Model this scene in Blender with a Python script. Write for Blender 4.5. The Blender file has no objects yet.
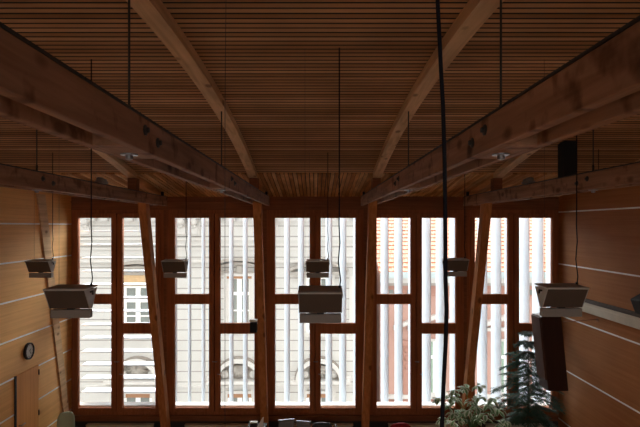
import bpy, math, random
from mathutils import Vector, Matrix
random.seed(7)
PI = math.pi
S = bpy.context.scene
COL = S.collection
D = 11.18            # distance camera -> window wall (m)
K = 46.5             # wall scale
FLOOR = -4.65        # camera stands on a gallery; eye level is z = 0
WF = 1.023
DW = D*WF            # inner face of the window wall
WX = 5.23*WF         # half width of the hall

# ------------------------------------------------------------------ helpers
def P(px, py, d):
    return Vector(((px - 315) * d / K, D * d, (226 - py) * d / K))

class MB:
    def __init__(s): s.v = []; s.f = []; s.m = []; s.mi = 0; s.sm = []
    def add(s, vs, fs, smooth=False):
        o = len(s.v); s.v += [tuple(v) for v in vs]
        for f in fs:
            s.f.append(tuple(i + o for i in f)); s.m.append(s.mi); s.sm.append(smooth)
        return s
    def box(s, x0, x1, y0, y1, z0, z1, M=None):
        vs = [Vector((x, y, z)) for x in (x0, x1) for y in (y0, y1) for z in (z0, z1)]
        if M: vs = [M @ v for v in vs]
        return s.add(vs, [(0,1,3,2),(4,6,7,5),(0,4,5,1),(2,3,7,6),(0,2,6,4),(1,5,7,3)])
    def prism_x(s, prof, x0, x1):          # (y,z) outline swept along x
        n = len(prof)
        vs = [(x0, y, z) for y, z in prof] + [(x1, y, z) for y, z in prof]
        fs = [(i, (i+1) % n, n + (i+1) % n, n + i) for i in range(n)]
        return s.add(vs, fs + [tuple(range(n-1, -1, -1)), tuple(range(n, 2*n))])
    def prism_y(s, prof, y0, y1):          # (x,z) outline swept along y
        n = len(prof)
        vs = [(x, y0, z) for x, z in prof] + [(x, y1, z) for x, z in prof]
        fs = [(i, (i+1) % n, n + (i+1) % n, n + i) for i in range(n)]
        return s.add(vs, fs + [tuple(range(n-1, -1, -1)), tuple(range(n, 2*n))])
    def tube(s, pts, r, n=8, r2=None):
        pts = [Vector(p) for p in pts]; vs = []; fs = []
        for i, p in enumerate(pts):
            a = pts[max(i-1, 0)]; b = pts[min(i+1, len(pts)-1)]
            t = (b - a).normalized()
            u = t.cross(Vector((0, 1, 0)) if abs(t.y) < .9 else Vector((1, 0, 0))).normalized(); w = t.cross(u)
            rr = r if r2 is None else r + (r2 - r) * i / (len(pts) - 1)
            vs += [p + (u * math.cos(2*PI*k/n) + w * math.sin(2*PI*k/n)) * rr for k in range(n)]
        for i in range(len(pts) - 1):
            for k in range(n):
                fs.append((i*n + k, i*n + (k+1) % n, (i+1)*n + (k+1) % n, (i+1)*n + k))
        fs += [tuple(range(n-1, -1, -1)), tuple(range((len(pts)-1)*n, len(pts)*n))]
        return s.add(vs, fs, True)
    def lathe(s, prof, c, axis='z', n=24):
        c = Vector(c); vs = []; fs = []
        for r, h in prof:
            for k in range(n):
                a = 2*PI*k/n; x, y = r*math.cos(a), r*math.sin(a)
                vs.append(c + (Vector((x, y, h)) if axis == 'z' else Vector((h, x, y)) if axis == 'x' else Vector((x, h, y))))
        for i in range(len(prof) - 1):
            for k in range(n):
                fs.append((i*n+k, i*n+(k+1) % n, (i+1)*n+(k+1) % n, (i+1)*n+k))
        fs += [tuple(range(n-1, -1, -1)), tuple(range((len(prof)-1)*n, len(prof)*n))]
        return s.add(vs, fs)
    def superell(s, c, rx, ry, rz, e1=.5, e2=.5, M=None, nu=14, nv=24):
        c = Vector(c); vs = []; fs = []
        pw = lambda t, e: math.copysign(abs(t)**e, t)
        for i in range(nu + 1):
            a = -PI/2 + PI*i/nu
            for j in range(nv):
                b = 2*PI*j/nv
                v = Vector((rx*pw(math.cos(a), e1)*pw(math.cos(b), e2), ry*pw(math.cos(a), e1)*pw(math.sin(b), e2), rz*pw(math.sin(a), e1)))
                vs.append(c + (M @ v if M else v))
        for i in range(nu):
            for j in range(nv):
                fs.append((i*nv+j, i*nv+(j+1) % nv, (i+1)*nv+(j+1) % nv, (i+1)*nv+j))
        return s.add(vs, fs, True)
    def build(s, name, mats, parent=None, bevel=0, kind=None, label=None):
        me = bpy.data.meshes.new(name); me.from_pydata(s.v, [], s.f)
        if not isinstance(mats, (list, tuple)): mats = [mats]
        for m in mats: me.materials.append(m)
        me.polygons.foreach_set('material_index', s.m)
        me.polygons.foreach_set('use_smooth', s.sm)
        me.validate(); me.update()
        import bmesh
        bm = bmesh.new(); bm.from_mesh(me); bmesh.ops.recalc_face_normals(bm, faces=bm.faces); bm.to_mesh(me); bm.free()
        o = bpy.data.objects.new(name, me); COL.objects.link(o)
        if parent:
            o.parent = parent
            loc = Vector((0, 0, 0)); p = parent
            while p: loc -= p.location; p = p.parent
            o.location = loc
        if bevel:
            b = o.modifiers.new('bevel', 'BEVEL'); b.width = bevel; b.segments = 2; b.limit_method = 'ANGLE'
        if kind: o['kind'] = kind
        if label: o['label'] = label
        return o

def B(*a): return MB().box(*a)
def thing(name, label, cat, loc=(0, 0, 0), group=None):
    o = bpy.data.objects.new(name, None); COL.objects.link(o); o.location = loc; o.empty_display_size = .1
    return tag(o, label, cat, group)
def tag(o, label, cat, group=None):
    o['label'] = label; o['category'] = cat
    if group: o['group'] = group
    return o
ORD = ['first', 'second', 'third', 'fourth', 'fifth', 'sixth', 'seventh', 'eighth', 'ninth', 'tenth', 'eleventh', 'twelfth', 'thirteenth', 'fourteenth', 'fifteenth']

# ------------------------------------------------------------------ materials
def lin(r, g, b):
    f = lambda c: c/12.92 if c <= .04045 else ((c+.055)/1.055)**2.4
    return (f(r/255), f(g/255), f(b/255), 1)
def mat(name):
    m = bpy.data.materials.new(name); m.use_nodes = True
    nt = m.node_tree; return m, nt, nt.nodes['Principled BSDF']
def plain(name, c, rough=.6, metal=0, spec=.4, var=.06, scale=6):
    m, nt, b = mat(name)
    tc = nt.nodes.new('ShaderNodeTexCoord'); n = nt.nodes.new('ShaderNodeTexNoise'); n.inputs['Scale'].default_value = scale
    n.inputs['Detail'].default_value = 4
    nt.links.new(tc.outputs['Object'], n.inputs['Vector'])
    r = nt.nodes.new('ShaderNodeValToRGB')
    r.color_ramp.elements[0].position = .3; r.color_ramp.elements[1].position = .7
    r.color_ramp.elements[0].color = (*[x*(1-var) for x in c[:3]], 1); r.color_ramp.elements[1].color = (*[min(1, x*(1+var)) for x in c[:3]], 1)
    nt.links.new(n.outputs['Fac'], r.inputs[0]); nt.links.new(r.outputs[0], b.inputs['Base Color'])
    b.inputs['Roughness'].default_value = rough; b.inputs['Metallic'].default_value = metal
    b.inputs['Specular IOR Level'].default_value = spec
    return m
def wood(name, c, axis='y', dark=.62, fine=22, along=.8, rough=.55, knots=0, spec=.3, var2=.25, streak=False):
    m, nt, b = mat(name); L = nt.links.new
    tc = nt.nodes.new('ShaderNodeTexCoord'); mp = nt.nodes.new('ShaderNodeMapping')
    mp.inputs['Scale'].default_value = tuple(along if a == axis else fine for a in 'xyz')
    L(tc.outputs['Object'], mp.inputs['Vector'])
    n = nt.nodes.new('ShaderNodeTexNoise'); n.inputs['Scale'].default_value = 1; n.inputs['Detail'].default_value = 5; n.inputs['Distortion'].default_value = .6
    L(mp.outputs[0], n.inputs['Vector'])
    r = nt.nodes.new('ShaderNodeValToRGB'); r.color_ramp.elements[0].position = .32; r.color_ramp.elements[1].position = .68
    r.color_ramp.elements[0].color = (c[0]*dark, c[1]*dark*.94, c[2]*dark*.88, 1); r.color_ramp.elements[1].color = c
    L(n.outputs['Fac'], r.inputs[0])
    n2 = nt.nodes.new('ShaderNodeTexNoise'); n2.inputs['Scale'].default_value = 1.3; n2.inputs['Detail'].default_value = 3
    L(tc.outputs['Object'], n2.inputs['Vector'])
    r2 = nt.nodes.new('ShaderNodeValToRGB'); r2.color_ramp.elements[0].position = .3; r2.color_ramp.elements[1].position = .7
    r2.color_ramp.elements[0].color = (1-var2,)*3 + (1,); r2.color_ramp.elements[1].color = (1, 1, 1, 1)
    L(n2.outputs['Fac'], r2.inputs[0])
    mx = nt.nodes.new('ShaderNodeMix'); mx.data_type = 'RGBA'; mx.blend_type = 'MULTIPLY'; mx.inputs[0].default_value = 1
    L(r.outputs[0], mx.inputs[6]); L(r2.outputs[0], mx.inputs[7])
    out = mx.outputs[2]
    if knots:
        v = nt.nodes.new('ShaderNodeTexVoronoi'); v.inputs['Scale'].default_value = knots; 
        mp2 = nt.nodes.new('ShaderNodeMapping'); mp2.inputs['Scale'].default_value = tuple(.55 if a == axis else 1 for a in 'xyz')
        L(tc.outputs['Object'], mp2.inputs['Vector']); L(mp2.outputs[0], v.inputs['Vector'])
        r3 = nt.nodes.new('ShaderNodeValToRGB'); r3.color_ramp.elements[0].position = .1; r3.color_ramp.elements[1].position = .2
        r3.color_ramp.elements[0].color = (.32, .26, .22, 1); r3.color_ramp.elements[1].color = (1, 1, 1, 1)
        L(v.outputs['Distance'], r3.inputs[0])
        mx2 = nt.nodes.new('ShaderNodeMix'); mx2.data_type = 'RGBA'; mx2.blend_type = 'MULTIPLY'; mx2.inputs[0].default_value = .8
        L(out, mx2.inputs[6]); L(r3.outputs[0], mx2.inputs[7]); out = mx2.outputs[2]
    if streak:      # dark resin smudges across the boards
        n4 = nt.nodes.new('ShaderNodeTexNoise'); n4.inputs['Scale'].default_value = 1; n4.inputs['Detail'].default_value = 3
        mp4 = nt.nodes.new('ShaderNodeMapping'); mp4.inputs['Scale'].default_value = (3, 5.5, 4.5)
        L(tc.outputs['Object'], mp4.inputs['Vector']); L(mp4.outputs[0], n4.inputs['Vector'])
        r4 = nt.nodes.new('ShaderNodeValToRGB'); r4.color_ramp.elements[0].position = .56; r4.color_ramp.elements[1].position = .68
        r4.color_ramp.elements[0].color = (1, 1, 1, 1); r4.color_ramp.elements[1].color = (.42, .34, .3, 1)
        L(n4.outputs['Fac'], r4.inputs[0])
        mx4 = nt.nodes.new('ShaderNodeMix'); mx4.data_type = 'RGBA'; mx4.blend_type = 'MULTIPLY'; mx4.inputs[0].default_value = .9
        L(out, mx4.inputs[6]); L(r4.outputs[0], mx4.inputs[7]); out = mx4.outputs[2]
    L(out, b.inputs['Base Color'])
    b.inputs['Roughness'].default_value = rough; b.inputs['Specular IOR Level'].default_value = spec
    bp = nt.nodes.new('ShaderNodeBump'); bp.inputs['Strength'].default_value = .08; bp.inputs['Distance'].default_value = .01
    L(n.outputs['Fac'], bp.inputs['Height']); L(bp.outputs[0], b.inputs['Normal'])
    return m
def brick(name, c1, c2, mortar, bw, bh, ms=.02, plane='xz', rough=.8, shift=.5):
    m, nt, b = mat(name); L = nt.links.new
    tc = nt.nodes.new('ShaderNodeTexCoord'); sp = nt.nodes.new('ShaderNodeSeparateXYZ'); cb = nt.nodes.new('ShaderNodeCombineXYZ')
    L(tc.outputs['Object'], sp.inputs[0]); L(sp.outputs[0], cb.inputs[0]); L(sp.outputs[2 if plane == 'xz' else 1], cb.inputs[1])
    t = nt.nodes.new('ShaderNodeTexBrick'); t.inputs['Scale'].default_value = 1; t.inputs['Brick Width'].default_value = bw
    t.inputs['Row Height'].default_value = bh; t.inputs['Mortar Size'].default_value = ms; t.offset = shift
    t.inputs['Color1'].default_value = c1; t.inputs['Color2'].default_value = c2; t.inputs['Mortar'].default_value = mortar
    L(cb.outputs[0], t.inputs['Vector']); L(t.outputs['Color'], b.inputs['Base Color']); b.inputs['Roughness'].default_value = rough
    return m
def glass(name, ior=1.35):
    m = bpy.data.materials.new(name); m.use_nodes = True; nt = m.node_tree; nt.nodes.clear(); L = nt.links.new
    o = nt.nodes.new('ShaderNodeOutputMaterial'); mx = nt.nodes.new('ShaderNodeMixShader'); f = nt.nodes.new('ShaderNodeFresnel'); f.inputs[0].default_value = ior
    t = nt.nodes.new('ShaderNodeBsdfTransparent'); t.inputs[0].default_value = (.97, .985, .98, 1); g = nt.nodes.new('ShaderNodeBsdfGlossy'); g.inputs['Roughness'].default_value = .02
    L(f.outputs[0], mx.inputs[0]); L(t.outputs[0], mx.inputs[1]); L(g.outputs[0], mx.inputs[2]); L(mx.outputs[0], o.inputs[0])
    return m

W_SLAT = wood('slat pine', lin(224, 172, 126), 'x', dark=.62, fine=5, along=.25, knots=0, rough=.85, spec=.08)
W_SLATS = [W_SLAT] + [wood('slat pine tone %d' % k, lin(*c), 'x', dark=.62, fine=5, along=.25, rough=.85, spec=.08) for k, c in enumerate(((206, 156, 111), (236, 186, 140), (190, 140, 98)))]
W_BOARDS = [wood('lower ceiling board tone %d' % k, lin(*c), 'y', dark=.5, fine=9, along=.6, rough=.85, spec=.05) for k, c in enumerate(((214, 152, 98), (250, 200, 146)))]
W_BOARD = wood('lower ceiling board', lin(244, 184, 126), 'y', dark=.5, fine=9, along=.6, rough=.85, spec=.05)
W_BEAM = wood('glulam beam', lin(176, 132, 102), 'y', dark=.6, fine=16, along=1.2, knots=4.5, rough=.7, spec=.15, streak=True)
W_RIB = wood('arched rib', lin(240, 198, 150), 'y', dark=.7, fine=16, along=.8, knots=5, rough=.7, spec=.15)
W_POST = wood('raking post', lin(205, 138, 86), 'z', dark=.7, fine=20, along=.9, knots=4, rough=.8, spec=.08)
W_FRAME = wood('stained window wood', lin(180, 112, 74), 'z', dark=.7, fine=24, along=1, rough=.7, spec=.12)
W_HEAD = wood('stained header wood', lin(154, 100, 70), 'x', dark=.7, fine=24, along=1, rough=.7, spec=.12)
W_PANEL_L = wood('veneer wall panel', lin(246, 190, 120), 'y', dark=.86, fine=26, along=.5, var2=.12, rough=.6, spec=.15)  # side wall veneer lightened for the window light this wall catches
W_PANEL_R = wood('veneer wall panel darker', lin(178, 118, 70), 'y', dark=.84, fine=26, along=.5, var2=.12, rough=.65, spec=.12)  # same veneer toned down where less window light falls
W_DOOR = wood('veneer door', lin(226, 160, 92), 'z', dark=.86, fine=26, along=.5, var2=.12, rough=.6, spec=.15)
WHITE = plain('white strip', lin(250, 248, 244), .6)
DARK = plain('dark backing', lin(14, 11, 9), .9)
TRAY = plain('dark cable tray', lin(52, 50, 48), .5, spec=.3)
STEEL = plain('zinc steel', lin(150, 150, 150), .35, metal=.9)
ROD = plain('hanger rod', lin(60, 56, 52), .5, metal=.3)
BLACK = plain('black plastic', lin(24, 22, 22), .5)
BLACKM = plain('matt black', lin(20, 18, 18), .7)
CABLE = plain('black cable', lin(22, 21, 28), .7, spec=.15)
L_HOUS = plain('lamp housing brown', lin(88, 76, 68), .5, spec=.3)
L_END = plain('lamp end plate grey', lin(175, 172, 168), .5)  # grey lightened to paint in the window light on the lamp sides
L_BOX = plain('lamp ballast grey', lin(146, 138, 130), .5)
L_LID = plain('lamp cover grey', lin(190, 190, 184), .3, spec=.5)
FIN = plain('white louvre', lin(216, 222, 227), .6, var=.02)
_n = FIN.node_tree; _tr = _n.nodes.new('ShaderNodeBsdfTranslucent'); _tr.inputs[0].default_value = (.77, .83, .88, 1)
_mx = _n.nodes.new('ShaderNodeMixShader'); _mx.inputs[0].default_value = .22
_n.links.new(_n.nodes['Principled BSDF'].outputs[0], _mx.inputs[1]); _n.links.new(_tr.outputs[0], _mx.inputs[2])
_n.links.new(_mx.outputs[0], _n.nodes['Material Output'].inputs[0])
LEDGE = plain('white ledge', lin(238, 238, 236), .7, var=.02)
GLASS = glass('window glass')
SPK = wood('dark brown loudspeaker', lin(62, 36, 28), 'z', dark=.8, rough=.5)
GRILLE = plain('loudspeaker front cloth', lin(88, 62, 54), .8)
DUCT = plain('beige trunking', lin(205, 196, 178), .5)
GREYW = plain('dark grey plinth wall', lin(62, 60, 58), .8)
RAD = plain('radiator cream', lin(200, 190, 170), .45)
GREEN = plain('green upholstery', lin(168, 182, 158), .8)
DCHAIR = plain('charcoal upholstery', lin(70, 70, 74), .6)
RED = plain('red upholstery', lin(150, 24, 30), .8)
LEAF = plain('leaf green', lin(104, 140, 98), .45, var=.3, scale=14)
LEAFP = plain('leaf pale edge', lin(238, 244, 232), .5, var=.05, scale=14)
NEED = plain('pine needle', lin(58, 90, 68), .6, var=.35, scale=9)
BARK = plain('bark', lin(88, 66, 48), .8, var=.2)
POT = plain('terracotta pot', lin(150, 84, 56), .8)
SOIL = plain('soil', lin(50, 38, 30), .95)
STONE = brick('facade stone', lin(206, 204, 200), lin(200, 198, 194), lin(140, 136, 132), 60, .447, .02)
STONEP = plain('facade moulding', lin(208, 205, 201), .8, var=.03)
STONED = plain('facade moulding shade tone', lin(170, 164, 157), .85, var=.08)  # darker stone tone that paints shade into the facade relief
STONE_SHADE = plain('facade shade line', lin(142, 134, 126), .85, var=.1)  # dark tone for painted shade lines on the pediments
PINK = plain('pink render', lin(190, 152, 140), .85, var=.04, scale=2)
PINKD = plain('pink frieze', lin(176, 132, 118), .85, var=.05)
TILE = brick('roof tile', lin(168, 104, 76), lin(156, 92, 66), lin(168, 122, 98), .24, .35, .04, plane='xy', shift=.5)
GUTT = plain('zinc gutter', lin(190, 204, 206), .5)
DGLASS = plain('dark window glass', lin(128, 134, 130), .15, spec=.6)
GGLASS = plain('green window glass', lin(150, 172, 156), .15, spec=.6)
BLIND = plain('tan blind', lin(208, 176, 136), .8)
BROWNF = plain('brown window head', lin(164, 122, 92), .8)
ASPH = plain('street', lin(150, 148, 145), .9)
FLOORM = wood('floor parquet', lin(205, 168, 122), 'y', dark=.85)
BRK = plain('brown bracket', lin(150, 100, 66), .7)
PAPER = plain('paper', lin(225, 225, 222), .8)
SCREEN = plain('screen back grey', lin(120, 128, 138), .25, metal=.5)
DKWOOD = plain('desk dark top', lin(50, 42, 38), .4)
CLOCKF = plain('clock face', lin(190, 186, 176), .5, var=.03)
RAILP = plain('brown rail', lin(58, 40, 30), .7)

# ------------------------------------------------------------------ ceiling and roof
def zc(y): return 1.5 - (y - 4.0)**2 / 47.6
YE = 9.17
def arc_pts(y0, y1, n, off): return [(y0 + (y1-y0)*i/n, zc(y0 + (y1-y0)*i/n) + off) for i in range(n+1)]
roof = MB()
a = arc_pts(-3.3, YE, 60, .002) ; b_ = arc_pts(-3.3, YE, 40, .3)
roof.prism_x(a + b_[::-1], -5.6, 5.6)
roof.prism_x([(YE, zc(YE)+.03), (DW+.1, .68), (DW+.1, .97), (YE, zc(YE)+.3)], -5.6, 5.6)
ceil = roof.build('ceiling', DARK, kind='structure')  # near-black backing almost flush with the slats, painting shade into their gaps
sl = MB(); y = -3.1; pitch = .092
while y < YE - .03:
    dz = -2*(y - 4)/47.6; ang = math.atan(dz)
    M = Matrix.Translation((0, y, zc(y))) @ Matrix.Rotation(ang, 4, 'X')
    sl.mi = random.choice((0, 0, 1, 1, 2, 3)); sl.box(-WX, WX, -.028, .028, -.003, .03, M); y += pitch
sl.build('slat_lining', W_SLATS, ceil)
bo = MB(); x = -WX + .04; x1, z1 = 0, 0
sang = math.atan2(.64 - (zc(YE) - .03), DW-.02 - YE); ln = math.hypot(.64 - (zc(YE)-.03), DW-.02 - YE)
while x < WX:
    M = Matrix.Translation((x, YE, zc(YE) - .03)) @ Matrix.Rotation(sang, 4, 'X')
    bo.mi = random.choice((0, 1, 2)); bo.box(-.029, .029, 0, ln, random.uniform(0, .008), .034, M); x += .075
bo.build('sloping_boards', [W_BOARD] + W_BOARDS, ceil)

# ------------------------------------------------------------------ walls, floor
B(-5.6, 5.6, -3.4, DW+.1, FLOOR-.2, FLOOR).build('floor', FLOORM, kind='structure')
def side_wall(name, sx, m, zs, gaps):
    w = MB(); pr = [(-3.3, FLOOR)] + [(y, z + .04) for y, z in arc_pts(-3.3, YE, 20, 0)] + [(DW+.12, .70), (DW+.12, FLOOR)]
    w.prism_x(pr, sx*WX, sx*(WX+.3))
    o = w.build(name, m, kind='structure')
    for z in zs:
        for y0, y1 in gaps(z):
            s_ = MB(); xa, xb = sorted((sx*WX, sx*(WX-.006)))
            s_.box(xa, xb, y0, y1, z-.014, z+.014); s_.build('joint_strip', WHITE, o, label='white panel joint strip')
    return o
DY0, DY1 = .813*DW, .878*DW
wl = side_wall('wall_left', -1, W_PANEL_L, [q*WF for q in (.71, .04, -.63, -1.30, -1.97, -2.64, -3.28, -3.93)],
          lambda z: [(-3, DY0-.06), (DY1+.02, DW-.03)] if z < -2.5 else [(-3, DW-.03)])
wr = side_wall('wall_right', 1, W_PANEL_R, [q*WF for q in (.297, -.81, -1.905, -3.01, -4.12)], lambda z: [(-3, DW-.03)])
B(-5.6, 5.6, -3.6, -3.3, FLOOR, -1.7).build('wall_rear', W_PANEL_R, kind='structure')  # low unseen wall; the opening above it is added to let fill light in
# door in the left wall
d1 = B(-WX, -WX+.012, DY0, DY1, FLOOR+.01, -2.62*WF).build('door_1', W_DOOR, kind='structure')
B(-WX, -WX+.02, DY0-.05, DY0-.002, FLOOR, -2.62*WF).build('door_jamb', BLACKM, d1, label='dark gap at the door edge')
for z in (-2.82, -3.6, -4.4):
    MB().tube([(-WX+.016, DY1+.004, z-.05), (-WX+.016, DY1+.004, z+.05)], .012).build('hinge', ROD, d1)
MB().tube([(-WX+.012, DY0+.08, -3.6), (-WX+.06, DY0+.08, -3.6), (-WX+.06, DY0+.2, -3.6)], .01).build('door_handle', STEEL, d1)

# window wall: header, apron, columns (behind the windows' frames)
CX = [-197.6, -100.2, 0.2, 101, 197.9]
KW = K/WF
CX = [c / KW for c in CX]
HWS = [h / 40.2 for h in (38.6, 39.8, 40.2, 39.5, 38.5)]   # the end windows are slightly narrower
FW = 48.4 /KW
ZT, ZB = .172*WF, -3.90*WF                  # glass top / bottom
wb = MB()
wb.box(-WX, WX, DW-.02, DW+.14, .345*WF, .68)                       # header
wb.box(-WX, WX, DW-.02, DW+.14, -4.19*WF, -4.10*WF)                     # apron
edges = [-WX] + sum([[c - FW*h, c + FW*h] for c, h in zip(CX, HWS)], []) + [WX]
for i in range(0, len(edges), 2):
    if edges[i+1] > edges[i]: wb.box(edges[i], edges[i+1], DW-.015, DW+.14, -4.10*WF, .345*WF)
o = wb.build('wall_back', W_HEAD, kind='structure')
B(-WX, WX, DW+.0, DW+.14, FLOOR, -4.19*WF).build('plinth_panel', GREYW, o, label='dark grey wall strip under the window sill')
B(-WX, WX, DW-.05, DW+.0, .51, .54).build('header_moulding', W_HEAD, o)
sill = B(-WX, WX, DW-.06, DW+.0, -4.10*WF, -4.055*WF).build('trim_1', W_HEAD, kind='structure', bevel=.008)

def make_window(i, cx):
    m = MB(); q = HWS[i]; FW_ = FW*q
    x0, x1 = cx - FW_, cx + FW_; fz1, fz0 = .345*WF, -4.055*WF
    t = 3.4 /KW
    for a in ((x0, x0+t, fz0, fz1), (x1-t, x1, fz0, fz1), (x0+t, x1-t, fz1-t, fz1), (x0+t, x1-t, fz0, fz0+t)):
        m.box(a[0], a[1], DW-.01, DW+.12, a[2], a[3])
    fr = m.build('window_%d' % (i+1), W_FRAME, kind='structure')
    for side in (-1, 1):
        xi, xo = cx + side*.007, cx + side*(FW_ - t)
        a, b = min(xi, xo), max(xi, xo)
        ga, gb = (cx - 40.2*q/KW, cx - 5.5/KW) if side < 0 else (cx + 5.6/KW, cx + 40.2*q/KW)
        tz = (-1.46*WF, -1.675*WF) if side < 0 else (-2.085*WF, -2.31*WF)
        z1, z0 = fz1 - t, fz0 + t
        s_ = MB()
        s_.box(a, ga, DW-.045, DW+.06, z0, z1); s_.box(gb, b, DW-.045, DW+.06, z0, z1)
        s_.box(ga, gb, DW-.045, DW+.06, ZT, z1); s_.box(ga, gb, DW-.045, DW+.06, z0, ZB); s_.box(ga, gb, DW-.045, DW+.06, tz[1], tz[0])
        if side > 0: s_.box(cx-.03, cx+.03, DW+.061, DW+.075, z0, z1)
        sa = s_.build('sash', W_FRAME, fr, bevel=.006)
        B(ga, gb, DW+.02, DW+.028, tz[0], ZT).build('pane', GLASS, sa)
        B(ga, gb, DW+.02, DW+.028, ZB, tz[1]).build('pane', GLASS, sa)
        if side > 0:
            h = MB(); hz = (226 - 361)/KW
            h.tube([(cx+.05, DW-.045, hz), (cx+.05, DW-.08, hz), (cx-.04, DW-.085, hz+.01)], .011)
            h.build('window_handle', STEEL, sa, label='pale metal window handle')
            MB().tube([(cx-.02, DW-.05, -1.7), (cx-.02, DW-.05, -3.2)], .004, 6).build('bolt_rod', W_FRAME, sa)
            MB().tube([(cx+.13, DW-.045, (226-374)/KW), (cx+.07, DW-.08, (226-373)/KW)], .009, 6).build('window_catch', STEEL, sa)
for i, c in enumerate(CX): make_window(i, c)
B(-5.6, 5.6, DW+.13, DW+.36, -3.97*WF, -3.90*WF).build('trim_2', LEDGE, kind='structure')
B(-5.6, 5.6, DW+.14, DW+.34, FLOOR-7, -3.97*WF).build('wall_outer', STONEP, kind='structure')

# ------------------------------------------------------------------ outside louvres
names = ['second', 'middle', 'fourth', 'rightmost']
for n in range(28):
    w = n // 7; px = 175.67 + 13.93*n - 315
    d = 1.055; cx, cy = px*d/KW, DW*d
    v = Vector((5.6/KW, -13.2/KW)); nrm = Vector((v.y, -v.x)).normalized()*.012
    m = MB(); ring = []
    for t in [i/8 for i in range(9)]:
        p = Vector((cx, cy)) + v*(t-.5) + nrm*(1.3*math.sin(PI*t)); ring.append(p)
    pr = [p + nrm for p in ring] + [p - nrm for p in ring[::-1]]
    k = len(pr)
    vs = [(p.x, p.y, -4.8) for p in pr] + [(p.x, p.y, .70) for p in pr]
    m.add(vs, [(i, (i+1) % k, k+(i+1) % k, k+i) for i in range(k)] + [tuple(range(k-1, -1, -1)), tuple(range(k, 2*k))])
    f = m.build('louvre_fin', FIN)
    tag(f, 'tall white upright fin outside the %s window, %s fin from the left there' % (names[w], ORD[n % 7]), 'louvre', 'upright white fins outside the %s window' % names[w])
for k in range(1, 14):
    y_ = 404 - 13.3*k; z = (226 - y_)*1.045/KW
    pr = [(DW*1.034, z-.009), (DW*1.034+.32, z-.009), (DW*1.034+.32, z+.009), (DW*1.034, z+.009)]
    o = MB().prism_x(pr, -5.32, -3.38).build('horizontal_louvre', FIN)
    tag(o, 'white horizontal slat outside the leftmost window, %s slat from the bottom' % ORD[k-1], 'louvre', 'horizontal white slats outside the leftmost window')

# ------------------------------------------------------------------ roof trusses
TH = .055
def make_truss(xc, sgn, where):
    """sgn: +1 means the hall's middle lies at +x from this truss"""
    foot = (xc, 11.25, FLOOR)
    t = thing('roof_truss', where, 'roof truss', foot, 'timber roof trusses')
    for k in (-1, 1):       # the two planks on either side of the post
        a, b = sorted((xc + k*.075, xc + k*(.075+TH)))
        bm = B(a, b, -3.2, .966*D, .415, .60).build('tie_beam', W_BEAM, t, bevel=.006)
        tx = xc + k*(.075 + TH/2)
        if k == sgn:
            B(tx-.03, tx+.03, -3.2, .962*D, .60, .612).build('cable_tray', TRAY, t, label='dark cable tray along the beam top')
    # post leaning in the vertical plane of the truss
    yt, yb = 9.65, 11.25; zt, zb = .60, FLOOR
    MB().prism_x([(yt-.11, zt), (yt+.11, zt), (yb+.11, zb), (yb-.11, zb)], xc-.074, xc+.074).build('post', W_POST, t, bevel=.005)
    # arched rib
    lo = arc_pts(-3.1, YE, 36, -.1); hi = arc_pts(-3.1, YE, 36, .0)
    xa, xb = sorted((xc + sgn*.056, xc - sgn*.088))
    MB().prism_x(lo + hi[::-1], xa, xb).build('arched_rib', W_RIB, t)
    B(xc-.073, xc+.073, YE-.09, YE+.09, .45, zc(YE)-.1).build('rib_stub', W_HEAD, t)
    MB().prism_x([(YE+.09, zc(YE)-.17), (YE+.09, zc(YE)-.05), (10.95, .64), (10.95, .53)], xc-.06, xc+.06).build('rafter', W_BOARD, t)
    B(xc-.10, xc+.10, 10.6, 10.68, .603, .70).build('bracket', BLACK, t)
    for yr in (.269*D, .535*D):
        MB().tube([(xc, yr, .60), (xc, yr, zc(yr)-.1)], .007).build('hanger_rod', ROD, t)
        MB().tube([(xc, yr, .60), (xc, yr, .70)], .012).build('rod_sleeve', ROD, t)
        B(xc-.0745, xc+.0745, yr-.32, yr+.22, .417, .59).build('spacer_block', W_BEAM, t)
        bl = MB()
        bl.lathe([(.05, 0), (.05, -.008), (.022, -.010), (.022, -.03), (.012, -.035)], (xc, yr, .417), 'z', 12)
        bl.build('bolt_plate', STEEL, t)
        for s_ in (-.12, .11):
            xf = xc + sgn*(.075 + TH)
            MB().lathe([(.03, 0), (.03, sgn*.008), (.016, sgn*.012), (.014, sgn*.025)], (xf, yr+s_, .515 - s_*.15), 'x', 10).build('bolt', TRAY, t)
    if abs(xc) > 2:
        yk = .676*D; xk = xc + sgn*.10
        cl = MB(); cl.box(xk-.05, xk+.05, yk-.12, yk+.12, .618, .65); cl.superell((xk, yk-.05, .67), .04, .07, .03); cl.superell((xk, yk+.08, .665), .035, .05, .025)
        cl.build('clamp_fitting', STEEL, t, label='small pale fitting on the beam top')
    return t
X1 = 1.075; X2 = 3.20
make_truss(-X2, 1, 'timber truss with leaning post in front of the leftmost window')
make_truss(-X1, 1, 'timber truss left of the centre, its post between second and middle windows')
make_truss(X1, -1, 'timber truss right of the centre, its post between middle and fourth windows')
make_truss(X2, -1, 'timber truss at right, its leaning post crossing the rightmost window')
t = thing('wall_truss', 'slanting timber post and rib let into the left wall', 'roof truss', (-WX, 11.3, FLOOR))
MB().prism_x([(9.97, .62), (10.26, .62), (11.40, FLOOR), (11.18, FLOOR)], -WX-.05, -WX+.03).build('post', W_RIB, t)
lo = arc_pts(-3.1, YE, 36, -.1); hi = arc_pts(-3.1, YE, 36, .0)
MB().prism_x(lo + hi[::-1], -WX-.02, -WX+.08).build('arched_rib', W_RIB, t)
t = thing('wall_truss', 'arched timber rib along the top of the right wall', 'roof truss', (WX, 4, zc(4)))
MB().prism_x(lo + hi[::-1], WX-.08, WX+.02).build('arched_rib', W_RIB, t)

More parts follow.
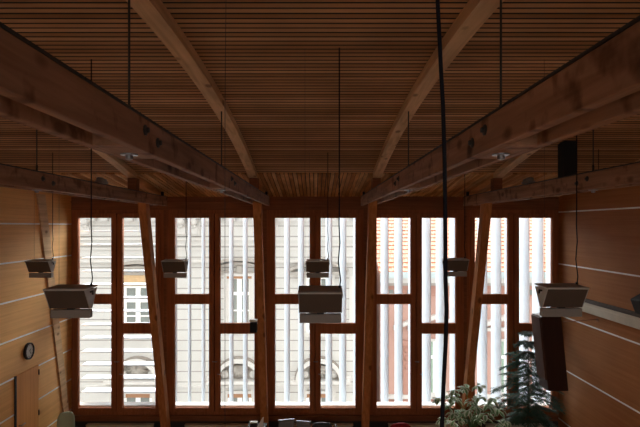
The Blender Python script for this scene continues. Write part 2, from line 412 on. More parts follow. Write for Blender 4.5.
# ------------------------------------------------------------------ pendant floodlights
def make_lamp(x, y, z, label, tilt=.045):
    w = .178
    t = thing('pendant_lamp', label, 'lamp', (x, y, z), 'hanging uplights')
    M = lambda: None
    # front and back plates of the trough
    h = MB()
    prof_o = [(0, 0), (.10, -.165), (.15, -.165), (.25, 0)]
    prof_i = [(.238, 0), (.144, -.155), (.106, -.155), (.012, 0)]
    vs = []
    h.prism_x([(y+a, z+b) for a, b in prof_o + prof_i], x-w+.006, x+w-.006)
    h.build('housing', L_HOUS, t, label='dark brown wedge shaped trough')
    for s_ in (-1, 1):
        a, b = sorted((x + s_*w, x + s_*(w-.006)))
        e = MB().prism_x([(y+p, z+q) for p, q in [(-.004, .004), (.10, -.167), (.15, -.167), (.254, .004)]], a, b)
        e.build('end_plate', L_END, t, label='grey end plate lightened for window light')
        k = MB(); xx = x + s_*(w + .004)
        k.tube([(xx, y+.10, z-.02), (xx, y+.15, z-.02), (xx, y+.15, z-.05)], .007, 6).build('hinge_clip', BLACK, t)
    # lid with glass, a little raised at the back
    Ml = Matrix.Translation((x, y-.008, z+.003)) @ Matrix.Rotation(tilt, 4, 'X')
    MB().box(-w-.004, w+.004, 0, .265, 0, .014, Ml).build('cover', L_LID, t, bevel=.003, label='grey cover frame')
    Mg = Ml @ Matrix.Translation((0, 0, .0145))
    MB().box(-w+.02, w-.02, .025, .24, 0, .002, Mg).build('cover_glass', L_END, t)
    B(x-w+.006, x+w-.004, y+.098, y+.168, z-.250, z-.178).build('ballast_box', L_BOX, t, bevel=.004, label='lighter grey control gear box')
    B(x-.03, x+.03, y+.11, y+.145, z-.178, z-.164).build('neck', BLACK, t)
    zt = zc(y+.16)
    pts = []; n = 26
    for i in range(n+1):
        zz = z + .02 + (zt - z - .02)*i/n
        k = max(0, 1 - i/9)
        pts.append((x + w - .018 + .012*math.sin(i*1.5)*k, y+.17, zz))
    MB().tube(pts, .0055, 6).build('power_cord', CABLE, t)
    MB().tube([(x - w + .05, y+.17, z+.01), (x - w + .05, y+.17, zt)], .0011, 5).build('suspension_wire', ROD, t)
    br = MB(); br.tube([(x+w-.018, y+.17, z+.0), (x+w-.018, y+.17, z+.05)], .011, 8); br.build('cord_grip', BLACK, t)
make_lamp(-2.157, .40*D, -.56, 'near hanging grey uplight on the left, in front of the leftmost window')
make_lamp(.044, .375*D, -.552, 'near hanging grey uplight in the middle, the largest lamp', .10)
make_lamp(2.176, .40*D, -.548, 'near hanging grey uplight on the right, above the wall loudspeaker')
make_lamp(-4.25, .71*D, -.55, 'far hanging grey uplight at far left, against the wood wall')
make_lamp(-2.17, .71*D, -.55, 'far hanging grey uplight in front of the second window')
make_lamp(.04, .71*D, -.55, 'far hanging grey uplight just above the largest middle lamp')
make_lamp(2.176, .71*D, -.53, 'far hanging grey uplight beside the thick black cable')

# ------------------------------------------------------------------ loose cables
path = [(436, -250), (436.5, -100), (437.5, 0), (440.5, 60), (443, 107), (444.5, 160), (445.2, 214), (445.5, 280), (446.6, 310), (445.6, 345), (443.5, 385), (441.8, 427), (441, 520), (441, 700)]
tag(MB().tube([P(x_, y_, .134) for x_, y_ in path], .0062, 10).build('hanging_cable', CABLE), 'thick black cable hanging close by, right of the centre', 'cable')
tag(MB().tube([P(x_, y_, .134) for x_, y_ in [(226, -240), (226, 0), (225, 107), (225, 427), (225, 700)]], .0008, 6).build('hanging_wire', TRAY), 'hair thin wire hanging in front of the second window', 'wire')
zt = zc(.72*D)
xw = (598.5-315)*.71/K
tag(MB().tube([(xw, .71*D, zc(.71*D)), (xw, .71*D, .60)], .005, 6).build('loose_lamp_cord', CABLE), 'thin dark cord dropping from the ceiling behind the right beam', 'cord')
# narrow black duct from the ceiling above the right-hand beam
du = B(3.60, 3.78, .672*D, .672*D+.2, .60, zc(.672*D)-.01).build('ceiling_duct', BLACKM, bevel=.004)
tag(du, 'narrow black upright duct dropping from the ceiling behind the right beam', 'duct')

# ------------------------------------------------------------------ left wall: clock
cy, cz = .847*DW, (226-351)*.847/K*WF
t = thing('wall_clock', 'round dark rimmed clock on the left wood wall above the door', 'clock', (-WX, cy, cz))
MB().lathe([(.155, 0), (.155, .045), (.135, .05), (.125, .03)], (-WX, cy, cz), 'x', 32).build('rim', BLACK, t)
MB().lathe([(.128, .02), (.128, .032)], (-WX, cy, cz), 'x', 32).build('dial', CLOCKF, t, label='pale dial')
h = MB()
for ang, l, w_ in ((.9, .06, .007), (2.5, .09, .005)):
    dv = Vector((0, math.sin(ang), math.cos(ang)))
    h.tube([Vector((-WX+.036, cy, cz)), Vector((-WX+.036, cy, cz)) + dv*l], w_/2*1.4, 6)
h.build('hands', BLACK, t)
m = MB()
for k in range(12):
    a = k*PI/6; M = Matrix.Translation((-WX+.033, cy, cz)) @ Matrix.Rotation(a, 4, 'X')
    m.box(-.001, .001, -.004, .004, .095, .118, M)
m.build('hour_marks', BLACK, t)

# ------------------------------------------------------------------ right wall: loudspeakers, trunking
dy = .85*D
t = thing('loudspeaker', 'tall dark brown loudspeaker tilted on the right wall', 'loudspeaker', (WX, dy+.2, -2.3))
M = Matrix.Translation((4.11, dy, -3.02)) @ Matrix.Identity(4)
def spk_pt(x_, y_, z_):   # leaning: the top comes out from the wall
    return M @ Vector((x_ - (z_ - .68)*.10 + .06, y_, z_))
m = MB(); vs = [spk_pt(x_, y_, z_) for x_ in (.03, .40) for y_ in (0, .40) for z_ in (0, 1.36)]
m.add(vs, [(0,1,3,2),(4,6,7,5),(0,4,5,1),(2,3,7,6),(0,2,6,4),(1,5,7,3)])
cab = m.build('cabinet', SPK, t, bevel=.012)
m = MB(); vs = [spk_pt(x_, y_, z_) for x_ in (.0, .032) for y_ in (.015, .385) for z_ in (.20, 1.34)]
m.add(vs, [(0,1,3,2),(4,6,7,5),(0,4,5,1),(2,3,7,6),(0,2,6,4),(1,5,7,3)])
m.build('grille', GRILLE, t, bevel=.008, label='front grille cloth')
for z_ in (1.22,):
    p = spk_pt(.39, .2, z_)
    MB().tube([p, (WX-.012, dy+.34, p.z+.03)], .008).build('bracket', BRK, t)
    B(WX-.012, WX-.001, dy+.30, dy+.38, p.z-.01, p.z+.05).build('wall_plate', BRK, t)
t = thing('wall_speaker', 'small dark box speaker high on the right wall at the photo edge', 'loudspeaker', (WX, .74*D, -1.25))
sd = 8.25
m = MB()
m.add([(WX-.21, sd-.02, -1.19), (WX-.21, sd+.25, -1.19), (WX-.14, sd+.02, -1.42), (WX-.14, sd+.22, -1.42), (WX-.02, sd-.08, -1.10), (WX-.02, sd+.28, -1.10), (WX-.02, sd-.0, -1.46), (WX-.02, sd+.24, -1.46)],
      [(0,1,3,2),(4,6,7,5),(0,4,5,1),(2,3,7,6),(0,2,6,4),(1,5,7,3)])
m.build('cabinet', BLACKM, t, bevel=.02)
B(WX-.02, WX, sd+.05, sd+.17, -1.36, -1.18).build('wall_plate', BLACK, t)
t = thing('cable_trunking', 'beige cable trunking running along the right wall', 'trunking', (WX, 5, -1.66))
B(WX-.05, WX, 2, .93*DW, -1.693, -1.499).build('channel', DUCT, t, bevel=.004)
B(WX-.058, WX-.05, 2, .93*DW, -1.64, -1.56).build('cover_strip', DUCT, t)
B(WX-.06, WX, 2, .93*DW, -1.497, -1.43).build('top_rail', RAILP, t, label='dark brown rail on top')
# small box on the second post
pb = Vector(((253-315)*.905/K, .88*D, 0)); zb_ = (226-333)*.895/K
t = thing('post_box', 'small black box with white top on the post left of the centre', 'box', (pb.x, 9.9, zb_))
bx0, bx1 = (250.6-315)*.893/K, (257.2-315)*.893/K
B(bx0, bx1, 9.88, 10.02, zb_+.03, zb_+.235).build('case', BLACKM, t, bevel=.006)
B(bx0-.012, bx1+.006, 9.87, 10.02, zb_+.235, zb_+.275).build('lid', WHITE, t, bevel=.006, label='white top')

# ------------------------------------------------------------------ radiators under the windows
wn = ['leftmost', 'second', 'middle', 'fourth', 'rightmost']
for i, c in enumerate(CX):
    w_ = .72
    t = thing('radiator', 'long low cream radiator under the %s window' % wn[i], 'radiator', (c+.1, DW-.12, FLOOR), 'radiators under the windows')
    x0, x1 = c+.1-w_, c+.1+w_
    m = MB(); m.box(x0, x1, DW-.16, DW-.145, FLOOR+.1, -4.335); m.box(x0, x1, DW-.075, DW-.06, FLOOR+.1, -4.335)
    n = 24
    for k in range(n): 
        xx = x0 + (x1-x0)*(k+.5)/n; m.box(xx-.012, xx+.012, DW-.168, DW-.16, FLOOR+.13, -4.365)
    m.build('panel', RAD, t)
    B(x0-.005, x1+.005, DW-.17, DW-.05, -4.335, -4.315).build('top_grille', RAD, t)
    for xx in (x0+.15, x1-.15): B(xx-.02, xx+.02, DW-.14, DW-.08, FLOOR, FLOOR+.1).build('foot', RAD, t)

# ------------------------------------------------------------------ chairs, desk and things along the lower edge
def office_chair(x, y, ztop, w, m, label, rot=0, round_=.9):
    t = thing('office_chair', label, 'chair', (x, y, FLOOR))
    R = Matrix.Rotation(rot, 3, 'Z')
    q = lambda a, b, c: (x + (R @ Vector((a, b, 0))).x, y + (R @ Vector((a, b, 0))).y, c)
    hb = .30
    MB().superell(q(0, -.02, ztop-hb), w/2, .055, hb, .55, round_, R).build('backrest', m, t)
    MB().superell(q(0, .24, FLOOR+.47), w/2+.03, .24, .055, .4, .6, R).build('seat', m, t)
    MB().tube([q(0, -.04, ztop-.35), q(0, -.09, ztop-.5), q(0, 0, FLOOR+.42), q(0, .2, FLOOR+.41)], .018).build('back_bar', BLACK, t)
    MB().tube([q(0, .22, FLOOR+.42), q(0, .22, FLOOR+.1)], .025).build('column', BLACK, t)
    b = MB()
    for k in range(5):
        a = k*2*PI/5; b.tube([q(0, .22, FLOOR+.11), q(.27*math.cos(a), .22+.27*math.sin(a), FLOOR+.065)], .018)
    b.build('star_base', BLACK, t)
    for k in range(5):
        a = k*2*PI/5; c = q(.27*math.cos(a), .22+.27*math.sin(a), FLOOR+.03); MB().superell(c, .022, .03, .03, 1, 1).build('caster', BLACK, t)
    for s_ in (-1, 1):
        xx = s_*(w/2+.06)
        MB().tube([q(xx*.7, .2, FLOOR+.43), q(xx, .2, FLOOR+.45), q(xx, .2, FLOOR+.66), q(xx, .06, FLOOR+.68), q(xx, .36, FLOOR+.68)], .014).build('armrest', BLACK, t)
    return t
gd = .88; office_chair((66-315)*gd/K, gd*D, (226-411.5)*gd/K, .31, GREEN, 'green upholstered chair at the lower left by the wood wall', .5)
rd = .90; office_chair((400.5-315)*rd/K, rd*D, (226-423.3)*rd/K, .46, RED, 'red upholstered chair at the bottom under the fourth window', PI+.1)
ad = .90; office_chair((322-315)*ad/K, ad*D, (226-421.8)*ad/K, .44, DCHAIR, 'dark round backed chair at the bottom under the middle window', 0)
# desk
dk = .80; dz = -3.90
t = thing('desk', 'dark desk below the middle window carrying grey screens', 'desk', (-.6, dk*D+.1, FLOOR))
B(-1.45, .0, dk*D-.2, dk*D+.55, dz-.03, dz).build('desk_top', DKWOOD, t)
for xx in (-1.40, -.06):
    for yy in (dk*D-.15, dk*D+.5): B(xx-.025, xx+.025, yy-.025, yy+.025, FLOOR, dz-.03).build('leg', BLACK, t)
def screen(px0, px1, py, label, tilt):
    a, b = P(px0, py, dk), P(px1, py, dk)
    cx = (a.x+b.x)/2
    t = thing('monitor', label, 'monitor', (cx, dk*D, dz), 'grey screens on the desk')
    m = MB(); M = Matrix.Translation((cx, dk*D, dz)) @ Matrix.Rotation(tilt, 4, 'Z')
    w_ = (b.x-a.x)/2
    m.box(-w_, w_, -.012, .012, .12, a.z-dz, M); m.build('panel', SCREEN, t, bevel=.004)
    MB().box(-w_*.8, w_*.8, -.02, -.012, .2, a.z-dz-.05, M).build('back_cover', SCREEN, t)
    MB().box(-.02, .02, -.01, .02, .01, .2, M).build('stand', BLACK, t); MB().box(-.1, .1, -.08, .08, 0, .012, M).build('base', BLACK, t)
screen(278.5, 294.5, 419.2, 'left shiny grey screen at the bottom edge below the middle window', .25)
screen(296, 310.5, 421.0, 'right shiny grey screen at the bottom edge below the middle window', -.15)
tag(MB().tube([P(293.3, 440, .78), P(293.3, 418.6, .78)], .02, 8).build('camera_post', SCREEN), 'small grey upright post between the two grey screens', 'post') if False else None
pd = .80
t = thing('printer', 'dark printer with a white paper sheet standing up, bottom of photo', 'printer', (P(256, 440, pd).x, pd*D+.1, dz))
a, b = P(250, 425, pd), P(262.5, 425, pd)
B(a.x, a.x+.12, pd*D+.025, pd*D+.085, P(0, 429.5, pd).z, P(0, 423.6, pd).z).build('feeder', BLACKM, t)
B(a.x-.06, b.x+.05, pd*D, pd*D+.32, dz, P(0, 429.5, pd).z).build('body', BLACKM, t, bevel=.01)
B(a.x, a.x+.12, pd*D+.02, pd*D+.09, P(0, 423.6, pd).z, P(0, 422.6, pd).z).build('tray', WHITE, t, label='white top tray')
m = MB(); p0, p1, p2, p3 = P(257, 427, pd), P(263.2, 427, pd), P(263.6, 417.5, pd), P(262.3, 418.2, pd)
p2.y += .03; p3.y += .03
v_ = [p0, p1, p2, p3]; m.add(v_ + [v + Vector((0, .004, 0)) for v in v_], [(0,1,2,3),(7,6,5,4),(0,4,5,1),(1,5,6,2),(2,6,7,3),(3,7,4,0)])
m.build('paper', PAPER, t, label='white paper sheet')

# ------------------------------------------------------------------ plants
def leaf(m, base, d, up, L_, W_):
    d = d.normalized(); s_ = d.cross(up)
    if s_.length < 1e-3: s_ = Vector((1, 0, 0))
    s_.normalize(); n = s_.cross(d).normalized()
    drop = Vector((0, 0, -1))
    pts = []
    for t_, wi, sag in ((0, .05, 0), (.3, .8, .02), (.65, 1, .12), (1, .05, .34)):
        c = base + d*L_*t_ + drop*L_*sag
        pts.append((c, wi*W_))
    rows = []
    for c, w_ in pts: rows.append([c - s_*w_ + n*w_*.25, c - s_*w_*.5, c, c + s_*w_*.5, c + s_*w_ + n*w_*.25])
    vs = sum(rows, []); 
    for col, mi in ((0, 1), (1, 0), (2, 0), (3, 1)):
        m.mi = mi
        o = len(m.v)
        m.add(vs, [(r*5+col, r*5+col+1, (r+1)*5+col+1, (r+1)*5+col) for r in range(3)], True)
pd = .86
cl = [(437, 398), (454, 391), (450, 396), (458, 404), (466, 408), (452, 411), (471, 400), (480, 388), (477, 394), (474, 405), (487, 403), (492, 397), (484, 413), (495, 420), (470, 424), (500, 415), (507, 424), (480, 422), (460, 419), (447, 406), (463, 414), (489, 409), (497, 408), (455, 425), (443, 420), (468, 391)]
base = Vector(((472-315)*pd/K, pd*D, -3.75))
t = thing('potted_ivy', 'bushy potted plant with pale edged leaves under the fourth window', 'plant', (base.x, base.y, FLOOR))
fo = MB(); st = MB()
for px, py in cl:
    c = P(px, py, pd); c.y += random.uniform(-.22, .22)
    st.tube([base + Vector((random.uniform(-.05, .05), random.uniform(-.05, .05), 0)), (base + c)/2 + Vector((0, 0, .12)), c], .006, 5)
    for k in range(9):
        a = k*2*PI/9 + random.uniform(-.3, .3)
        dr = Vector((math.cos(a), math.sin(a), random.uniform(-.5, .35)))
        leaf(fo, c + Vector((random.uniform(-.04, .04), random.uniform(-.04, .04), random.uniform(-.04, .04))), dr, Vector((0, 0, 1)), random.uniform(.11, .17), random.uniform(.036, .054))
fo.build('foliage', [LEAF, LEAFP], t); st.build('stems', LEAF, t)
MB().lathe([(.11, -.32), (.15, -.02), (.165, -.02), (.165, .02), (.14, .02), (.13, -.03)], base, 'z', 20).build('pot', POT, t)
st_ = MB(); st_.lathe([(.16, base.z-.345), (.16, base.z-.32)], (base.x, base.y, 0), 'z', 20)
for k in range(3):
    a = k*2*PI/3; st_.tube([(base.x+.12*math.cos(a), base.y+.12*math.sin(a), base.z-.34), (base.x+.17*math.cos(a), base.y+.17*math.sin(a), FLOOR)], .012)
st_.build('plant_stand', BLACK, t)

pn = .955; tx = (528-315)*pn/K; ty = pn*D
t = thing('potted_pine', 'dark green indoor pine in tiers below the wall loudspeaker', 'plant', (tx, ty, FLOOR))
ztop = (226-334)*pn/K
for m_ in (LEAF, LEAFP):      # thin leaves let some light through
    n_ = m_.node_tree; t_ = n_.nodes.new('ShaderNodeBsdfTranslucent'); t_.inputs[0].default_value = (.35, .5, .25, 1) if m_ is LEAF else (.7, .78, .6, 1)
    x_ = n_.nodes.new('ShaderNodeMixShader'); x_.inputs[0].default_value = .35
    n_.links.new(n_.nodes['Principled BSDF'].outputs[0], x_.inputs[1]); n_.links.new(t_.outputs[0], x_.inputs[2]); n_.links.new(x_.outputs[0], n_.nodes['Material Output'].inputs[0])
tr = MB().tube([(tx, ty, FLOOR+.3), (tx+.01, ty, -3.4), (tx, ty, ztop)], .028, 8, .005); tr.build('trunk', BARK, t)
tiers = [(338, .13), (348, .24), (359, .36), (370, .46), (381, .58), (392, .70), (403, .70), (413, .60), (423, .58)]
for i, (py, l) in enumerate(tiers):
    z0 = (226-py+6)*pn/K
    nbr = 5
    for k in range(nbr):
        a = k*2*PI/nbr + i*.55 + random.uniform(-.15, .15); dirv = Vector((math.cos(a), math.sin(a), 0))
        LL = l*random.uniform(.85, 1.1)
        if dirv.x*LL + tx > WX - .1: LL = (WX - .12 - tx)/dirv.x
        if dirv.y*LL + ty > DW - .26: LL = (DW - .28 - ty)/dirv.y
        pts = [Vector((tx, ty, z0)) + dirv*LL*q + Vector((0, 0, (.22*q - .42*q*q)*LL)) for q in (0, .25, .5, .75, 1)]
        nb = MB(); bro = MB().tube(pts, .007, 5, .003).build('branch', BARK, t)
        side = Vector((-dirv.y, dirv.x, 0))
        nt_ = int(6 + LL*22)
        for j in range(nt_):
            q = .12 + .88*j/(nt_-1)
            p = Vector((tx, ty, z0)) + dirv*LL*q + Vector((0, 0, (.22*q - .42*q*q)*LL))
            for s_ in (-1, 1):
                bl = .21*min(1, LL/.4)*(1 - .5*q) + .03
                e = (dirv*.75 + side*s_*.8 + Vector((0, 0, random.uniform(-.75, -.15)))).normalized()
                u = e.cross(Vector((0, 0, 1))).normalized()
                # a branchlet: spiky ribbon of needles
                n_ = 6
                for r_ in range(n_):
                    c = p + e*bl*r_/n_
                    for w_ in (-1, 1):
                        tip = c + e*.06 + (u*w_*.6 + Vector((0, 0, random.uniform(-.7, .5)))).normalized()*.038
                        q1 = c + u*.008; q2 = c - u*.008
                        nb.add([q1, q2, tip], [(0, 1, 2)])
                    nb.add([c + Vector((0, 0, .006)), c - Vector((0, 0, .006)), c + e*bl/n_*1.6], [(0, 1, 2)])
        nb.build('needles', NEED, bro)
MB().lathe([(.15, 0), (.2, .32), (.215, .32), (.215, .36), (.18, .36), (.17, .30)], (tx, ty, FLOOR), 'z', 24).build('pot', POT, t)
MB().lathe([(.17, .28), (.17, .305)], (tx, ty, FLOOR), 'z', 24).build('soil', SOIL, t)

# ------------------------------------------------------------------ outside: street and houses
STR = -13.0
B(-30, 30, 12.0, 40, STR-.2, STR).build('street_ground', ASPH, kind='structure')
d = 2.0; FY = D*d; s2 = K/d
def fx(px): return (px-315)/s2
def fz(py): return (226-py)/s2
t = thing('stone_house', 'pale stone house with pediments across the street', 'building', (-5, FY, STR))
xe = fx(374)
B(-15, xe, FY, FY+7, STR, 1.0).build('wall', STONE, t)
MB().prism_x([(FY-.4, 1.0), (FY+7.2, 1.0), (FY+3.5, 2.6)], -15.2, xe+.2).build('roof', TILE, t)
B(-15, xe+.25, FY-.55, FY, .72, 1.0).build('main_cornice', STONEP, t)
for py, hgt, pr_ in ((239, .10, .06), (244.5, .07, .05), (249, .06, .05), (261, .12, .12), (386, .10, .08)):
    z = fz(py); B(-15, xe+pr_, FY-pr_, FY, z-hgt/2, z+hgt/2).build('string_course', STONEP, t)
px = 76
while px < 376:
    z = fz(219.5)
    if not (170 < px < 200): B(fx(px), fx(px+8), FY-.22, FY, z-.06, z+.35).build('dentil', STONEP, t)
    px += 12.6
B(-15, xe+.1, FY-.28, FY, fz(217.5)+.2, fz(217.5)+.35).build('string_course', STONEP, t)
for pxc in (86, 181.5, 194, 272, 366):
    x = fx(pxc); w_ = .26
    m = MB(); m.box(x-w_, x+w_, FY-.07, FY, fz(236), fz(214)); m.box(x-w_+.07, x+w_-.07, FY-.13, FY-.07, fz(234), fz(226.5))
    m.superell((x, FY-.2, fz(221.5)), .2, .16, .17, 1, 1, None, 8, 12); m.superell((x, FY-.13, fz(226)), .13, .1, .1, 1, 1, None, 8, 12)
    m.box(x-w_-.05, x+w_+.05, FY-.30, FY, fz(219), fz(217))
    m.build('bracket', STONEP, t)
def arc_band(m, xc, zc_, rx, rz, w_, dep, a0=0, a1=PI, n=18):
    vs = []
    for i in range(n+1):
        a = a0 + (a1-a0)*i/n
        for y_ in (FY-dep, FY):
            vs.append((xc + rx*math.cos(a), y_, zc_ + rz*math.sin(a))); vs.append((xc + (rx-w_)*math.cos(a), y_, zc_ + (rz-w_)*math.sin(a)))
    fs = []
    for i in range(n):
        b0, b1 = i*4, (i+1)*4
        fs += [(b0, b1, b1+1, b0+1), (b0+2, b0+3, b1+3, b1+2), (b0, b0+2, b1+2, b1), (b0+1, b1+1, b1+3, b0+3)]
    m.add(vs, fs)
def house_window(px0, px1, py0, py1, blind=None, glassm=DGLASS):
    x0, x1, z0, z1 = fx(px0), fx(px1), fz(py1), fz(py0)
    m = MB(); f = .16
    for a in ((x0-.12, x0, z0, z1+.12), (x1, x1+.12, z0, z1+.12), (x0, x1, z1, z1+.12)): m.box(a[0], a[1], FY-.12, FY, a[2], a[3])
    m.box(x0-.2, x1+.2, FY-.22, FY, z0-.16, z0)
    w = m.build('window', STONEP, t)
    g = MB(); g.box(x0, x1, FY-.02, FY-.005, z0, z1); g.build('pane', glassm, w)
    s_ = MB(); xm = (x0+x1)/2
    for k_, a in enumerate(((x0, x0+.13, z0, z1), (x1-.13, x1, z0, z1), (xm-.10, xm+.10, z0, z1), (x0, x1, z1-.12, z1), (x0, x1, z0, z0+.1), (x0, x1, z0+(z1-z0)*.62, z0+(z1-z0)*.62+.14), (x0, x1, z0+(z1-z0)*.30, z0+(z1-z0)*.30+.06))):
        s_.box(a[0], a[1], FY-(.06 if k_ < 3 else .052), FY-(.02 if k_ < 3 else .025), a[2], a[3])
    s_.build('sash', WHITE, w)
    if blind:
        B(x0, x1, FY-.08, FY-.06, fz(blind[1]), fz(blind[0])).build('blind', blind[2], w)
    return w
house_window(124, 153, 285, 330, (275, 285.5, BLIND))
house_window(227, 252, 276, 326, (275, 278.5, BROWNF))
house_window(306, 332, 276, 332, None)
house_window(26, 52, 285, 330, (275, 285.5, BLIND))
for xc_, p0, p1 in ((138.5, 124, 153), (239.5, 228, 252), (319, 306, 332), (39, 26, 52)):
    house_window(p0, p1, 393, 450, (391, 397, BROWNF))
    m = MB(); c = fx(xc_); zb0 = fz(379)
    m.box(c-1.32, c+1.32, FY-.50, FY, zb0-.10, zb0+.03); m.box(c-1.2, c+1.2, FY-.18, FY, zb0-.28, zb0-.12)
    arc_band(m, c, zb0+.02, 1.0, .93, .15, .50, .0, PI)
    tp = MB(); n_ = 14
    tp.prism_y([(c + .95*math.cos(PI*k/n_), zb0+.03+.86*math.sin(PI*k/n_)) for k in range(n_+1)], FY-.06, FY-.01); tp.build('tympanum', STONED, t)  # tympanum carries its recess shade in the darker colour
    am = MB(); arc_band(am, c, zb0+.02, .86, .79, .06, .30); arc_band(am, c, zb0+.02, 1.05, .98, .05, .30); am.box(c-1.28, c+1.28, FY-.34, FY-.01, zb0-.17, zb0-.10); am.build('pediment_shade_line', STONE_SHADE, t)  # dark bands painting the shade along the arches and under the cornice
    m.box(c-1.36, c-.86, FY-.26, FY, zb0+.03, zb0+.14); m.box(c+.86, c+1.36, FY-.26, FY, zb0+.03, zb0+.14)
    for sg in (-1, 1):
        m.lathe([(.17, 0), (.17, -.16), (.08, -.2)], (c+sg*.62, FY, zb0+.24), 'y', 14)
        m.box(c+sg*.62-.1, c+sg*.62+.1, FY-.1, FY, zb0-.75, zb0-.28)
    m.build('pediment', STONEP, t)
    sh = MB()
    for k in range(9):
        a = PI + (k+.5)*PI/9
        p = Vector((c, FY-.05, zb0+.62)); q = p + Vector((.42*math.cos(a), -.06, .50*math.sin(a)))
        sh.tube([p + Vector((0, -.1, 0)), (p+q)/2 + Vector((0, -.12, 0)), q], .05, 6, .085)
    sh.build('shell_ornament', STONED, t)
# hoods over the upper windows
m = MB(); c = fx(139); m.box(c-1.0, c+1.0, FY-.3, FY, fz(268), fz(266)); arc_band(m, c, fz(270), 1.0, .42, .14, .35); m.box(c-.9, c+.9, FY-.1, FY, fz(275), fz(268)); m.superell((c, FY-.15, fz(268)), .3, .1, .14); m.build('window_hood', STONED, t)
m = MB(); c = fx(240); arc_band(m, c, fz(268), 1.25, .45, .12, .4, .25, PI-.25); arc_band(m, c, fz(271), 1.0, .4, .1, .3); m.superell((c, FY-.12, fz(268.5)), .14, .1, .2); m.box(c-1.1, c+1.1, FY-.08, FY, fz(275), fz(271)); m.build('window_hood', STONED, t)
m = MB(); c = fx(319)
for sg in (-1, 1): m.add([(c+sg*1.25, FY-.4, fz(271)), (c+sg*1.25, FY-.4, fz(268)), (c, FY-.4, fz(255)), (c, FY-.4, fz(258.5)), (c+sg*1.25, FY, fz(271)), (c+sg*1.25, FY, fz(268)), (c, FY, fz(255)), (c, FY, fz(258.5))], [(0,1,2,3),(4,7,6,5),(0,4,5,1),(1,5,6,2),(2,6,7,3),(3,7,4,0)])
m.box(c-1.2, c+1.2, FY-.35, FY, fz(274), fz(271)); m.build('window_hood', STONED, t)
for xc_ in (228, 252, 352): 
    B(fx(xc_)-.12, fx(xc_)+.12, FY-.07, FY, fz(330), fz(276)).build('pilaster', STONEP, t)

# pink house with tiled roof
d = 2.1; FY = D*d; s2 = K/d
t = thing('tiled_house', 'pink house with orange tiled roof across the street at right', 'building', (8, FY, STR))
x0, x1 = fx(380), 17
ze = fz(272)
B(x0, x1, FY, FY+14, STR, ze).build('wall', PINK, t)
B(x0, x1, FY-.08, FY, fz(296), fz(285)).build('frieze', PINKD, t)
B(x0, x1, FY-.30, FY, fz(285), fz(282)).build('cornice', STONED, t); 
B(x0, x1, FY-.42, FY, fz(282), fz(277)).build('cornice', STONEP, t)
B(x0, x1, FY-.55, FY, fz(277), fz(271)).build('gutter', GUTT, t)
rf = MB(); n = 22; y0_, z0_ = FY-.5, fz(271); y1_, z1_ = FY+8, 1.9
for k in range(n):
    a0, a1 = k/n, (k+1)/n
    ya, yb = y0_ + (y1_-y0_)*a0, y0_ + (y1_-y0_)*a1; za, zb2 = z0_ + (z1_-z0_)*a0, z0_ + (z1_-z0_)*a1
    rf.prism_x([(ya, za+.035), (ya, za-.06), (yb, zb2-.06), (yb, zb2)], x0-.1, x1)
rf.prism_x([(y1_, z1_-.06), (y1_, z1_), (y1_+8, -2), (y1_+8, -2.1)], x0-.1, x1)
rf.build('roof', TILE, t)
for pxc in (376, 391, 409, 425, 441, 480, 497, 514, 531, 548):
    if fx(pxc-2.2) < x0: continue
    B(fx(pxc-2.2), fx(pxc+2.2), FY-.10, FY, fz(294.5), fz(289.5)).build('frieze_opening', DGLASS, t)
def pink_window(pxc, w_, py0, py1, hood=True):
    a, b, z0, z1 = fx(pxc-w_), fx(pxc+w_), fz(py1), fz(py0)
    m = MB(); 
    for q in ((a-.1, a, z0, z1+.1), (b, b+.1, z0, z1+.1), (a, b, z1, z1+.1), (a-.2, b+.2, z0-.25, z0)): m.box(q[0], q[1], FY-.12, FY, q[2], q[3])
    w = m.build('window', STONEP, t)
    B(a, b, FY-.02, FY-.006, z0, z1).build('pane', GGLASS, w)
    m = MB(); xm = (a+b)/2
    for k_, q in enumerate(((xm-.06, xm+.06, z0, z1), (a, b, z0+(z1-z0)*.66, z0+(z1-z0)*.66+.14), (a, a+.1, z0, z1), (b-.1, b, z0, z1))): m.box(q[0], q[1], FY-(.042 if k_ == 1 else .05), FY-(.025 if k_ == 1 else .02), q[2], q[3])
    m.build('sash', WHITE, w)
    if hood:
        c = fx(pxc); h = MB()
        for sg in (-1, 1):
            p = [(c+sg*1.2, fz(327)), (c+sg*1.2, fz(323)), (c, fz(314)), (c, fz(318))]
            h.prism_y(p, FY-.35, FY)
        h.box(c-1.2, c+1.2, FY-.3, FY, fz(330), fz(327)); h.build('window_hood', STONEP, t)
for pxc in (434, 505, 570): pink_window(pxc, 9, 341, 392)
m = MB(); c = fx(404)
for q in (0, 1): 
    p = [(fx(393), fz(329)), (fx(393), fz(325.5)), (fx(412), fz(318)), (fx(412), fz(321.5))]
    m.prism_y(p, FY-.35, FY); break
m.build('window_hood', STONEP, t)
for pxc in (406, 470, 540):
    m = MB(); x = fx(pxc); m.box(x-.13, x+.13, FY-.09, FY, fz(400), fz(342)); m.box(x-.2, x+.2, FY-.14, FY, fz(345), fz(340))
    for k in range(3): m.superell((x, FY-.12, fz(350+k*8)), .09, .06, .12, 1, 1, None, 6, 10)
    m.build('pilaster', PINKD, t)
B(x0, x1, FY-.14, FY, fz(398), fz(394)).build('string_course', STONEP, t)
B(x0, x1, FY-.08, FY, fz(405), fz(400)).build('string_course', PINKD, t)

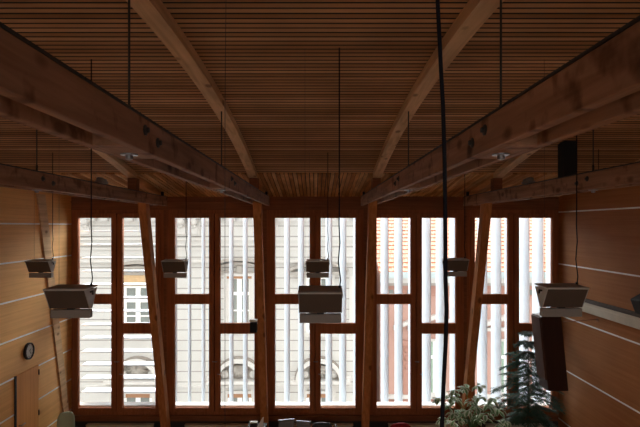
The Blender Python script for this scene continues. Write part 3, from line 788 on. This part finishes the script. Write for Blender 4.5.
# ------------------------------------------------------------------ light: overcast sky, brighter beyond the houses
SKY_BASE, SKY_BRIGHT = 1.75, 19.0
w = bpy.data.worlds.new('sky'); S.world = w; w.use_nodes = True
nt = w.node_tree; bg = nt.nodes['Background']
# overcast sky with its bright side beyond the houses across the street
tc = nt.nodes.new('ShaderNodeTexCoord'); dt = nt.nodes.new('ShaderNodeVectorMath'); dt.operation = 'DOT_PRODUCT'
dt.inputs[1].default_value = Vector((.45, .80, .40)).normalized()
nt.links.new(tc.outputs['Generated'], dt.inputs[0])
mr = nt.nodes.new('ShaderNodeMapRange'); mr.interpolation_type = 'SMOOTHSTEP'
mr.inputs[1].default_value = .45; mr.inputs[2].default_value = 1; mr.inputs[3].default_value = SKY_BASE; mr.inputs[4].default_value = SKY_BRIGHT
nt.links.new(dt.outputs['Value'], mr.inputs[0]); sz = nt.nodes.new('ShaderNodeSeparateXYZ'); nt.links.new(tc.outputs['Generated'], sz.inputs[0])   # overcast: zenith brighter than horizon
zr = nt.nodes.new('ShaderNodeMapRange'); zr.inputs[3].default_value = .55; zr.inputs[4].default_value = 1.5
nt.links.new(sz.outputs[2], zr.inputs[0])
mu = nt.nodes.new('ShaderNodeMath'); mu.operation = 'MULTIPLY'
nt.links.new(mr.outputs[0], mu.inputs[0]); nt.links.new(zr.outputs[0], mu.inputs[1]); nt.links.new(mu.outputs[0], bg.inputs[1])
bg.inputs[0].default_value = (1, .985, .965, 1)

# ------------------------------------------------------------------ camera
cam = bpy.data.cameras.new('camera'); co = bpy.data.objects.new('camera', cam); COL.objects.link(co)
co.location = (0, 0, 0); co.rotation_euler = (PI/2, 0, 0)
cam.sensor_width = 36; cam.lens = 520/640*36; cam.shift_x = 5/640; cam.shift_y = 12.5/640; cam.clip_start = .05; cam.clip_end = 200
S.camera = co
S.view_settings.view_transform = 'Standard'; S.view_settings.look = 'None'; S.view_settings.gamma = 1; S.view_settings.use_curve_mapping = False
S.view_settings.exposure = 0.3
S.cycles.max_bounces = 10; S.cycles.diffuse_bounces = 6; S.cycles.transparent_max_bounces = 12
S.cycles.caustics_reflective = False; S.cycles.caustics_refractive = False
S.cycles.sample_clamp_indirect = 6
